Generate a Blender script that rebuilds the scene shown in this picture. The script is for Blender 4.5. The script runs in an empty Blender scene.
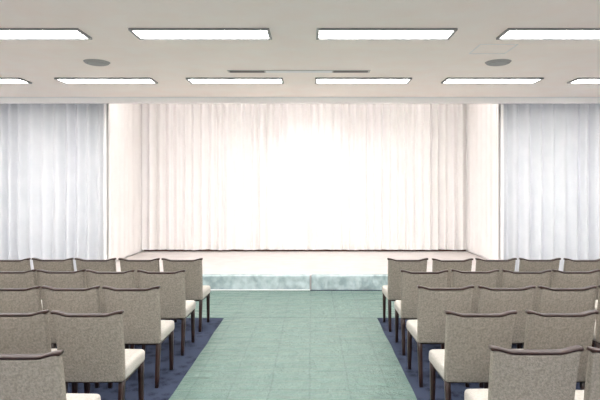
import bpy, bmesh, math, random
from mathutils import Vector, noise
random.seed(7)
S=bpy.context.scene
S.view_settings.view_transform='Standard'
S.view_settings.look='None'
S.view_settings.exposure=0.12
CH=1.72
CEIL=3.40
def srgb(r,g,b):
    f=lambda c:(c/255/12.92) if c/255<=0.04045 else ((c/255+0.055)/1.055)**2.4
    return (f(r),f(g),f(b),1)
# ---------- materials ----------
def mat(name,col,rough=0.8,spec=0.3,metal=0,emis=None,es=0,col2=None,nscale=20,bump=0,bscale=80,detail=4,trans=0):
    m=bpy.data.materials.new(name); m.use_nodes=True
    nt=m.node_tree; b=nt.nodes['Principled BSDF']
    b.inputs['Base Color'].default_value=col
    b.inputs['Roughness'].default_value=rough
    b.inputs['Specular IOR Level'].default_value=spec
    b.inputs['Metallic'].default_value=metal
    if emis: b.inputs['Emission Color'].default_value=emis; b.inputs['Emission Strength'].default_value=es
    tc=nt.nodes.new('ShaderNodeTexCoord')
    if col2:
        n=nt.nodes.new('ShaderNodeTexNoise'); n.inputs['Scale'].default_value=nscale; n.inputs['Detail'].default_value=detail
        nt.links.new(tc.outputs['Object'],n.inputs['Vector'])
        r=nt.nodes.new('ShaderNodeValToRGB'); r.color_ramp.elements[0].position=.35; r.color_ramp.elements[1].position=.65
        r.color_ramp.elements[0].color=col; r.color_ramp.elements[1].color=col2
        nt.links.new(n.outputs['Fac'],r.inputs['Fac']); nt.links.new(r.outputs['Color'],b.inputs['Base Color'])
    if bump:
        n2=nt.nodes.new('ShaderNodeTexNoise'); n2.inputs['Scale'].default_value=bscale; n2.inputs['Detail'].default_value=3
        nt.links.new(tc.outputs['Object'],n2.inputs['Vector'])
        bp=nt.nodes.new('ShaderNodeBump'); bp.inputs['Strength'].default_value=bump; bp.inputs['Distance'].default_value=.01
        nt.links.new(n2.outputs['Fac'],bp.inputs['Height']); nt.links.new(bp.outputs['Normal'],b.inputs['Normal'])
    if trans:
        t=nt.nodes.new('ShaderNodeBsdfTranslucent'); t.inputs['Color'].default_value=col
        mx=nt.nodes.new('ShaderNodeMixShader'); mx.inputs[0].default_value=trans
        nt.links.new(b.outputs[0],mx.inputs[1]); nt.links.new(t.outputs[0],mx.inputs[2])
        nt.links.new(mx.outputs[0],nt.nodes['Material Output'].inputs['Surface'])
    return m
M_ceil=mat('ceiling_plaster',srgb(255,243,235),.9,.1,col2=srgb(255,246,239),nscale=3)
M_wall=mat('wall_paint',srgb(250,247,244),.85,.2,col2=srgb(251,249,246),nscale=2)
M_hdr=mat('header_paint',srgb(254,252,250),.7,.2)
M_cur=mat('white_stage_curtain',srgb(246,242,240),.85,.15,col2=srgb(243,239,237),nscale=3)
M_curs=mat('sheer_window_curtain',srgb(240,240,242),.85,.15,col2=srgb(234,235,237),nscale=3,trans=.12)  # side curtain cloth, translucent so the added windows behind can brighten it
M_fab=mat('chair_fabric',srgb(133,126,116),.95,.1,col2=srgb(158,150,139),nscale=75,bump=.6,bscale=140,detail=6)
M_seat_lit=mat('seat_fabric',srgb(178,172,164),.95,.1,col2=srgb(190,185,177),nscale=90,bump=.4,bscale=160)  # paler than the back fabric: light from the ceiling put into the colour
M_wood=mat('dark_wood',srgb(42,25,21),.35,.5,col2=srgb(55,34,28),nscale=12)
M_metal=mat('fixture_frame',srgb(140,139,138),.5,.4)
M_emit=mat('fluorescent_diffuser',(1,1,1,1),emis=(1,.99,.975,1),es=27)
M_emit2=mat('stage_strip_tube',(1,1,1,1),emis=(1,.985,.975,1),es=25)
M_grey=mat('speaker_grille',srgb(165,165,163),.6,.3,col2=srgb(150,150,148),nscale=300)
M_dark=mat('vent_slot',srgb(110,107,104),.6,.3)
M_mid=mat('vent_blank',srgb(196,192,188),.6,.3)
M_stage=mat('stage_cover',srgb(212,205,202),.55,.3,col2=srgb(204,196,193),nscale=4,bump=.15,bscale=6)
M_base=mat('baseboard_brown',srgb(112,68,54),.6,.3)
M_skirt=mat('silver_sheet',srgb(150,166,168),.22,.7,col2=srgb(186,200,201),nscale=8,bump=.7,bscale=7,detail=8)
M_white=mat('white_trim',srgb(240,240,240),.5,.3)
def carpet():
    m=bpy.data.materials.new('navy_carpet'); m.use_nodes=True; nt=m.node_tree; b=nt.nodes['Principled BSDF']
    b.inputs['Roughness'].default_value=.95; b.inputs['Specular IOR Level'].default_value=.1
    tc=nt.nodes.new('ShaderNodeTexCoord'); v=nt.nodes.new('ShaderNodeTexVoronoi'); v.inputs['Scale'].default_value=9
    n=nt.nodes.new('ShaderNodeTexNoise'); n.inputs['Scale'].default_value=60; n.inputs['Detail'].default_value=5
    nt.links.new(tc.outputs['Object'],v.inputs['Vector']); nt.links.new(tc.outputs['Object'],n.inputs['Vector'])
    mx=nt.nodes.new('ShaderNodeMath'); mx.operation='ADD'
    nt.links.new(v.outputs['Distance'],mx.inputs[0]); nt.links.new(n.outputs['Fac'],mx.inputs[1])
    r=nt.nodes.new('ShaderNodeValToRGB'); r.color_ramp.elements[0].position=.45; r.color_ramp.elements[1].position=1.15
    r.color_ramp.elements[0].color=srgb(23,28,42); r.color_ramp.elements[1].color=srgb(60,67,86)
    nt.links.new(mx.outputs[0],r.inputs['Fac']); nt.links.new(r.outputs['Color'],b.inputs['Base Color'])
    return m
M_carpet=carpet()
def greensheet():
    m=bpy.data.materials.new('green_floor_sheet'); m.use_nodes=True; nt=m.node_tree; b=nt.nodes['Principled BSDF']
    N=nt.nodes.new; L=nt.links.new
    b.inputs['Roughness'].default_value=.34; b.inputs['Specular IOR Level'].default_value=.55
    tc=N('ShaderNodeTexCoord')
    n=N('ShaderNodeTexNoise'); n.inputs['Scale'].default_value=5; n.inputs['Detail'].default_value=8; n.inputs['Roughness'].default_value=.65
    L(tc.outputs['Object'],n.inputs['Vector'])
    r=N('ShaderNodeValToRGB'); r.color_ramp.elements[0].position=.3; r.color_ramp.elements[1].position=.7
    r.color_ramp.elements[0].color=srgb(96,121,112); r.color_ramp.elements[1].color=srgb(110,135,126)
    L(n.outputs['Fac'],r.inputs['Fac'])
    br=N('ShaderNodeTexBrick'); br.offset=0; br.inputs['Scale'].default_value=1; br.inputs['Brick Width'].default_value=.335; br.inputs['Row Height'].default_value=.45
    br.inputs['Mortar Size'].default_value=.010; br.inputs['Mortar Smooth'].default_value=.6
    br.inputs['Color1'].default_value=(1,1,1,1); br.inputs['Color2'].default_value=(.96,.96,.96,1); br.inputs['Mortar'].default_value=(.68,.72,.71,1)
    mp=N('ShaderNodeMixRGB'); mp.blend_type='ADD'; mp.inputs[0].default_value=.04
    L(tc.outputs['Object'],mp.inputs[1]); L(n.outputs['Color'],mp.inputs[2]); L(mp.outputs[0],br.inputs['Vector'])
    mu=N('ShaderNodeMixRGB'); mu.blend_type='MULTIPLY'; mu.inputs[0].default_value=1
    L(r.outputs['Color'],mu.inputs[1]); L(br.outputs['Color'],mu.inputs[2]); L(mu.outputs[0],b.inputs['Base Color'])
    mpn=N('ShaderNodeMapping'); mpn.inputs['Scale'].default_value=(1.1,7,1); L(tc.outputs['Object'],mpn.inputs['Vector'])
    n2=N('ShaderNodeTexNoise'); n2.inputs['Scale'].default_value=1.6; n2.inputs['Detail'].default_value=6; L(mpn.outputs[0],n2.inputs['Vector'])
    ad=N('ShaderNodeMath'); ad.operation='ADD'; L(n.outputs['Fac'],ad.inputs[0]); L(n2.outputs['Fac'],ad.inputs[1])
    bp=N('ShaderNodeBump'); bp.inputs['Strength'].default_value=1; bp.inputs['Distance'].default_value=.06
    L(ad.outputs[0],bp.inputs['Height']); L(bp.outputs['Normal'],b.inputs['Normal'])
    return m
M_green=greensheet()
# ---------- helpers ----------
def obj(name,bm,mats,smooth=False,loc=(0,0,0)):
    me=bpy.data.meshes.new(name); bm.normal_update(); bm.to_mesh(me); bm.free()
    for m in mats: me.materials.append(m)
    if smooth:
        for p in me.polygons: p.use_smooth=True
    o=bpy.data.objects.new(name,me); o.location=loc; S.collection.objects.link(o); return o
def addbox(bm,x0,x1,y0,y1,z0,z1,mi=0,bevel=0,seg=2):
    r=bmesh.ops.create_cube(bm,size=1); vs=r['verts']
    for v in vs: v.co=Vector(((x0+x1)/2+v.co.x*(x1-x0),(y0+y1)/2+v.co.y*(y1-y0),(z0+z1)/2+v.co.z*(z1-z0)))
    fs=set(f for v in vs for f in v.link_faces)
    for f in fs: f.material_index=mi
    if bevel:
        es=set(e for v in vs for e in v.link_edges)
        rr=bmesh.ops.bevel(bm,geom=list(es),offset=bevel,segments=seg,profile=.6,affect='EDGES')
        for f in rr['faces']: f.material_index=mi
def box(name,x0,x1,y0,y1,z0,z1,m,bevel=0):
    bm=bmesh.new(); cx,cy,cz=(x0+x1)/2,(y0+y1)/2,z0
    addbox(bm,x0-cx,x1-cx,y0-cy,y1-cy,0,z1-z0,0,bevel)
    return obj(name,bm,[m],loc=(cx,cy,cz))
# ---------- room ----------
XL,XR=-6.7,6.4; YB=-3.2
RXL,RXR=-3.89,3.57
WY=9.90; RY=12.15
FL_far=12.4
box('floor',XL,XR,YB,FL_far,-.1,0,M_carpet)
box('ceiling',XL,XR,YB,WY,CEIL,CEIL+.12,M_ceil)
box('ceiling_stage',XL,XR,WY+.12,FL_far,3.95,4.07,M_ceil)
box('wall_header',XL,XR,WY,WY+.12,3.295,4.07,M_hdr)
box('wall_left',XL-.12,XL,YB,FL_far,0,4.07,M_wall)
box('wall_right',XR,XR+.12,YB,FL_far,0,4.07,M_wall)
def wall_y(name,x0,x1,y0,y1,z1,holes,m):
    bm=bmesh.new(); cx,cy=(x0+x1)/2,(y0+y1)/2
    A=lambda a,b,c,d:addbox(bm,a-cx,b-cx,y0-cy,y1-cy,c,d)
    x=x0
    for (a,b,c,d) in holes:
        A(x,a,0,z1); A(a,b,0,c); A(a,b,d,z1); x=b
    A(x,x1,0,z1)
    o=obj(name,bm,[m],loc=(cx,cy,0)); return o
wn=[0]
def added_window(a,b,c,d,y0,y1):  # frame for an added wall opening that lets daylight in
    wn[0]+=1; bm=bmesh.new(); cx,cy=(a+b)/2,(y0+y1)/2; w,h=(b-a)/2,(d-c)
    yy=.035
    addbox(bm,-w,-w+.05,-yy,yy,0,h); addbox(bm,w-.05,w,-yy,yy,0,h)
    addbox(bm,-w+.05,w-.05,-yy,yy,0,.05); addbox(bm,-w+.05,w-.05,-yy,yy,h-.05,h)
    n=max(1,round((b-a)/1.1))
    for i in range(1,n):
        x=-w+2*w*i/n; addbox(bm,x-.025,x+.025,-yy*.8,yy*.8,.05,h-.05)
    obj('window_%d'%wn[0],bm,[M_white],loc=(cx,cy,c))
RW=[(-5.9,-3.1,.5,3.1),(-1.6,1.3,.5,3.1),(2.8,5.6,.5,3.1)]  # invented openings in the unseen rear wall, added to brighten the ceiling
wall_y('wall_rear',XL,XR,YB-.12,YB,CEIL+.12,RW,M_wall)
for h in RW: added_window(*h,YB-.12,YB)
T=.05
FLH=(-6.5,-4.2,.2,3.2); FRH=(3.85,6.2,.2,3.2)  # invented openings behind the side curtains, added to backlight them
wall_y('wall_front_left',XL,RXL-T,10.9,11.02,3.95,[FLH],M_wall); added_window(*FLH,10.9,11.02)
wall_y('wall_front_right',RXR+T,XR,10.9,11.02,3.95,[FRH],M_wall); added_window(*FRH,10.9,11.02)
box('wall_stage_back',RXL-T,RXR+T,RY+.06,RY+.18,0,3.95,M_wall)
box('wall_stage_left',RXL-T,RXL,WY+.12,RY+.06,0,3.95,M_hdr)
box('wall_stage_right',RXR,RXR+T,WY+.12,RY+.06,0,3.95,M_hdr)
box('baseboard_left',XL,XL+.015,YB,10.0,0,.09,M_base)
box('baseboard_right',XR-.015,XR,YB,10.0,0,.09,M_base)
box('trim_1',XL,XR,WY-.02,WY,CEIL-.02,CEIL,M_white)
# ---------- stage ----------
SF=8.86; SH=.25
box('stage_platform',RXL+.01,RXR-.01,SF,RY+.05,0,SH,M_stage,.006)
box('baseboard_stage_back',RXL+.03,RXR-.03,RY+.035,RY+.058,SH,SH+.12,M_base)
def skirt(name,xa,xb):
    bm=bmesh.new(); nx=int((xb-xa)/.015); nz=8; g=[]
    for i in range(nx+1):
        x=xa+(xb-xa)*i/nx; col=[]
        for j in range(nz+1):
            t=j/nz; z=.008+(SH-.004)*t
            y=SF-.014-.026*(1-t*.6)*(0.6+noise.noise(Vector((x*5,t*.8,3))))-.016*abs(noise.noise(Vector((x*12,t*2,1))))
            col.append(bm.verts.new((x,y,z)))
        col.append(bm.verts.new((x,SF+.01,SH+.007)))
        col.append(bm.verts.new((x,SF+.05+.012*noise.noise(Vector((x*3,0,0))),SH+.006)))
        g.append(col)
    for i in range(nx):
        for j in range(len(g[0])-1):
            bm.faces.new((g[i][j],g[i+1][j],g[i+1][j+1],g[i][j+1]))
    return obj(name,bm,[M_skirt],True)
skirt('stage_skirt_sheet',RXL+.02,-.04)
skirt('stage_skirt_sheet',-.01,RXR-.02)
box('trim_2',RXL+.02,-.03,SF-.085,SF-.06,.006,.022,M_white,.003)
# ---------- curtains ----------
def curtain(name,p0,p1,zb,zt,m,wave=.2,amp=.045,nrm=(0,-1,0),seed=0,hemj=.012,jit=.25):
    p0=Vector(p0);p1=Vector(p1);L=(p1-p0).length;d=(p1-p0)/L;n=Vector(nrm)
    rnd=random.Random(seed); bm=bmesh.new()
    ws=[]; tot=0
    while tot<L: w=wave*rnd.uniform(1-jit,1+jit); ws.append(w); tot+=w
    k=L/tot; ws=[w*k for w in ws]; amps=[amp*rnd.uniform(.7,1.2) for w in ws]
    prof=[];acc=0
    for i,(w,a) in enumerate(zip(ws,amps)):
        for q in range(12):
            t=q/12; prof.append((acc+t*w,a*(math.sin(2*math.pi*t)+.15*math.sin(4*math.pi*t+i)),a,i))
        acc+=w
    prof.append((L,0,amp,len(ws)))
    nz=16; g=[]
    for (s,o,a,i) in prof:
        col=[]
        for j in range(nz+1):
            t=j/nz
            z=zb+(zt-zb)*t
            f=.7+.3*(1-t)**.7
            sway=.012*noise.noise(Vector((s*1.3+seed,t*1.8,0)))*(1-t)
            lat=.014*noise.noise(Vector((s*.8+seed,t*2.2,5)))*(1-t)
            zz=z+(hemj*noise.noise(Vector((s*3,seed,2)))+.006*o/a if j==0 else 0)
            p=p0+d*min(max(s+lat,0),L)+n*(o*f+sway)
            col.append(bm.verts.new((p.x,p.y,zz)))
        g.append(col)
    for i in range(len(g)-1):
        for j in range(nz):
            bm.faces.new((g[i][j],g[i+1][j],g[i+1][j+1],g[i][j+1]))
    return obj(name,bm,[m],True)
curtain('stage_curtain',(RXL+.005,RY-.11,0),(RXR-.005,RY-.11,0),SH+.045,3.93,M_cur,.20,.068,seed=1,jit=.15)
curtain('stage_side_curtain',(RXL+.04,WY+.13,0),(RXL+.04,RY-.19,0),SH+.03,3.93,M_cur,.34,.012,(1,0,0),2)
curtain('stage_side_curtain',(RXR-.04,WY+.13,0),(RXR-.04,RY-.19,0),SH+.03,3.93,M_cur,.30,.020,(-1,0,0),3)
curtain('window_curtain',(XL+.05,10.25,0),(RXL-T-.005,10.25,0),.02,3.9,M_curs,.22,.085,seed=4,jit=.15)  # side curtain; the window behind it is only added for backlight
curtain('window_curtain',(RXR+T+.005,10.25,0),(XR-.05,10.25,0),.02,3.9,M_curs,.22,.085,seed=5,jit=.15)
# ---------- floor sheets ----------
def sheet(name,x0,x1,y0,y1,seed):
    bm=bmesh.new(); st=.05; nx=int((x1-x0)/st); ny=int((y1-y0)/st); g=[]
    for i in range(nx+1):
        g.append([])
        for j in range(ny+1):
            x=x0+(x1-x0)*i/nx; y=y0+(y1-y0)*j/ny
            z=.004+.012*abs(noise.noise(Vector((x*1.2,y*4,seed))))+.006*abs(noise.noise(Vector((x*5,y*5,seed))))
            if i in(0,nx) or j in (0,ny): z=.002; 
            if i in(0,nx): x+=.012*noise.noise(Vector((seed,y*2,0)))
            g[-1].append(bm.verts.new((x,y,z)))
    for i in range(nx):
        for j in range(ny): bm.faces.new((g[i][j],g[i+1][j],g[i+1][j+1],g[i][j+1]))
    return obj(name,bm,[M_green],True)
sheet('aisle_floor_sheet',-1.155,.853,YB+1.2,6.95,1)
sheet('front_floor_sheet',RXL-.6,RXR+.6,6.96,SF-.09,2)
# ---------- lights ----------
def fixture():
    bm=bmesh.new(); w,d=.745,.185; t=.03
    addbox(bm,-w,w,-d,-d+t,-.024,0,0,.004); addbox(bm,-w,w,d-t,d,-.024,0,0,.004)
    addbox(bm,-w,-w+t,-d+t,d-t,-.024,0,0,.004); addbox(bm,w-t,w,-d+t,d-t,-.024,0,0,.004)
    addbox(bm,-w+t,w-t,-d+t,d-t,-.010,-.002,1)
    addbox(bm,-w+t,w-t,-.006,.006,-.017,-.010,0)
    me=bpy.data.meshes.new('fl'); bm.to_mesh(me); bm.free()
    me.materials.append(M_metal); me.materials.append(M_emit); return me
fm=fixture()
for y in (-1.84,.70,3.24,5.78,8.32):
    for k in range(6):
        o=bpy.data.objects.new('fluorescent_ceiling_light',fm); o.location=(-5.236+2.02*k-(.03 if k>2 else 0),y,CEIL-.0005); S.collection.objects.link(o)
for k in range(4):
    bm=bmesh.new(); addbox(bm,-.75,.75,-.06,.06,-.05,0,0,.006); addbox(bm,-.72,.72,-.03,.03,-.085,-.05,1,.01)
    obj('stage_strip_light',bm,[M_white,M_emit2],loc=(-2.95+1.86*k,10.12,3.949))
for sx,en in((-1.9,30),(-.02,72),(1.80,30)):
    e=bpy.data.objects.new('stage_spotlight',None); e.location=(sx,10.40,3.70); S.collection.objects.link(e)
    tgt=Vector((sx,12.05,1.0)); dr=(tgt-e.location).normalized()
    bm=bmesh.new(); bmesh.ops.create_cone(bm,cap_ends=True,segments=24,radius1=.09,radius2=.07,depth=.2)
    h=obj('housing',bm,[M_dark]); h.parent=e; h.rotation_mode='QUATERNION'; h.rotation_quaternion=(-dr).to_track_quat('Z','Y'); h.location=-dr*.03
    bm=bmesh.new(); addbox(bm,-.015,.015,-.015,.015,0,.249,0); b_=obj('bracket',bm,[M_dark]); b_.parent=e
    ld=bpy.data.lights.new('lamp','SPOT'); ld.energy=en; ld.spot_size=math.radians(104); ld.spot_blend=1; ld.shadow_soft_size=.08; ld.color=(1,.985,.975)
    lo=bpy.data.objects.new('lamp',ld); S.collection.objects.link(lo); lo.parent=e; lo.location=dr*.16; lo.rotation_mode='QUATERNION'; lo.rotation_quaternion=dr.to_track_quat('-Z','Y')
# ---------- ceiling details ----------
def disc(x,y):
    bm=bmesh.new()
    bmesh.ops.create_cone(bm,cap_ends=True,segments=40,radius1=.15,radius2=.17,depth=.02)
    for f in bm.faces: f.material_index=0
    r=bmesh.ops.create_cone(bm,cap_ends=True,segments=40,radius1=.12,radius2=.13,depth=.012)
    for v in r['verts']: v.co.z-=.014
    for f in set(f for v in r['verts'] for f in v.link_faces): f.material_index=1
    obj('ceiling_speaker',bm,[M_grey,M_grey],loc=(x,y,CEIL-.0105))
disc(-2.89,7.12); disc(2.50,7.12)
bm=bmesh.new()
addbox(bm,-1.03,1.03,-.07,.07,-.008,0,0,.002)
for a,b,mi in((-1.0,-.50,1),(-.48,.48,2),(.50,1.0,1)):
    for yy in(-.04,0,.04): addbox(bm,a,b,yy-.014,yy+.014,-.012,-.008,mi)
obj('air_diffuser_vent',bm,[M_mid,M_dark,M_white],loc=(-.19,7.68,CEIL-.0005))
bm=bmesh.new()
for a in(-.225,.215): addbox(bm,a,a+.01,-.225,.225,-.005,0,0); addbox(bm,-.225,.225,a,a+.01,-.005,0,0)
obj('ceiling_access_hatch',bm,[M_white],loc=(2.2,6.45,CEIL-.0005))
# ---------- chairs ----------
def deform_box(bm,fn,nx,ny,nz,mi):
    vd={}
    def V(i,j,k):
        key=(i,j,k)
        if key not in vd:
            vd[key]=bm.verts.new(fn(-1+2*i/nx,-1+2*j/ny,-1+2*k/nz))
        return vd[key]
    def F(a): 
        f=bm.faces.new(a); f.material_index=mi; f.smooth=True
    for i in range(nx):
        for j in range(ny):
            F((V(i,j,0),V(i,j+1,0),V(i+1,j+1,0),V(i+1,j,0))); F((V(i,j,nz),V(i+1,j,nz),V(i+1,j+1,nz),V(i,j+1,nz)))
    for i in range(nx):
        for k in range(nz):
            F((V(i,0,k),V(i+1,0,k),V(i+1,0,k+1),V(i,0,k+1))); F((V(i,ny,k),V(i,ny,k+1),V(i+1,ny,k+1),V(i+1,ny,k)))
    for j in range(ny):
        for k in range(nz):
            F((V(0,j,k),V(0,j,k+1),V(0,j+1,k+1),V(0,j+1,k))); F((V(nx,j,k),V(nx,j+1,k),V(nx,j+1,k+1),V(nx,j,k+1)))
def rnd3(u,v,w,hx,hy,hz,r):
    p=Vector((u*hx,v*hy,w*hz)); q=Vector((max(-(hx-r),min(hx-r,p.x)),max(-(hy-r),min(hy-r,p.y)),max(-(hz-r),min(hz-r,p.z))))
    dd=p-q
    if dd.length>1e-6 : dd=dd.normalized()*r
    return q+dd
def warp(t):
    return math.copysign(1-(1-abs(t))**1.6,t)
def backlean(z):
    return .075-.16*max(0,z-.40)-.10*max(0,z-.62)**1.2
def dip(u):
    a=abs(u)
    return .020*(1-min(1,max(0,(a-.5)/.42))**2*(3-2*min(1,max(0,(a-.5)/.42)))) if a<1.1 else 0
def chair_mesh():
    bm=bmesh.new()
    H0,H1=.37,.866
    def fb(u,v,w):
        u,w=warp(u),warp(w)
        p=rnd3(u,v,w,.232,.03,(H1-H0)/2,.014)
        t=(p.z/(H1-H0)+.5)
        z=H0+(H1-H0)*t
        z-=dip(u)*max(0,t*2-1)
        x=p.x*(.95+.05*t)
        y=backlean(z)+p.y*(1.15-.3*t)-.0108*(1-u*u)+ (-.006 if v<0 else .006)*(1-u*u)*(1-w*w)
        return (x,y,z)
    deform_box(bm,fb,24,3,20,0)
    def fr(u,v,w):
        p=rnd3(u,v,w,.240,.029,.009,.006)
        e=max(0,abs(u)-.88)/.12
        z=.871+p.z*(1+.5*e)-dip(u)
        y=backlean(z)+p.y-.0108*(1-u*u)
        return (p.x,y,z)
    deform_box(bm,fr,36,3,3,2)
    def fs(u,v,w):
        uu,vv=warp(u),warp(v)
        p=rnd3(uu,vv,w,.232,.215,.05,.028)
        z=.415+p.z+(.014*(1-uu*uu)*(1-vv*vv) if w>0 else 0)
        return (p.x*(1+.02*vv),.29+p.y,z)
    deform_box(bm,fs,16,16,6,1)
    addbox(bm,-.21,.21,.10,.48,.345,.37,2,.004)
    def leg(x,y0,y1,zt,a,b):
        def fl(u,v,w):
            t=(w+1)/2; s=b+(a-b)*t
            return (x+u*s/2,(y0*t+y1*(1-t))+v*s/2,zt*t)
        deform_box(bm,fl,1,1,4,2)
    for sx in(-1,1):
        leg(sx*.200,.085,.030,.40,.038,.028)
        leg(sx*.208,.470,.480,.39,.040,.028)
    bmesh.ops.recalc_face_normals(bm,faces=bm.faces)
    me=bpy.data.meshes.new('banquet_chair'); bm.to_mesh(me); bm.free()
    for m in(M_fab,M_seat_lit,M_wood): me.materials.append(m)
    return me
cm=chair_mesh()
rows=[6.27,5.40,4.53,3.62,2.80]
rj=random.Random(3)
for ri,D in enumerate(rows):
    n=[7,7,6,6,5][ri]
    for side in(-1,1):
        for c in range(n):
            o=bpy.data.objects.new('banquet_chair',cm)
            if side<0: x=-1.29-.237-.512*c
            else: x=.90+.237+.518*c
            x+=rj.uniform(-.008,.008); y=D+rj.uniform(-.02,.02)
            if side<0 and ri==4: y-=.05
            if side>0 and ri==4: x+=.04
            if side>0 and ri==3: x+=.01+(.04 if c else 0)
            if x-.25<XL+.05 or x+.25>XR-.05: 
                bpy.data.objects.remove(o); continue
            o.location=(x,y,.0); o.rotation_euler=(0,0,math.radians(rj.uniform(-1.2,1.2)))
            S.collection.objects.link(o)
# ---------- world & camera ----------
w=bpy.data.worlds.new('world'); S.world=w; w.use_nodes=True
w.node_tree.nodes['Background'].inputs[0].default_value=(.89,.93,1,1); w.node_tree.nodes['Background'].inputs[1].default_value=2.0
cd=bpy.data.cameras.new('camera'); cam=bpy.data.objects.new('camera',cd); S.collection.objects.link(cam)
cam.location=(0,0,CH); cam.rotation_euler=(math.radians(90),0,0)
cd.sensor_width=36; cd.lens=530/600*36; cd.shift_x=-12/600; cd.shift_y=-13/600; cd.clip_start=.05
S.camera=cam
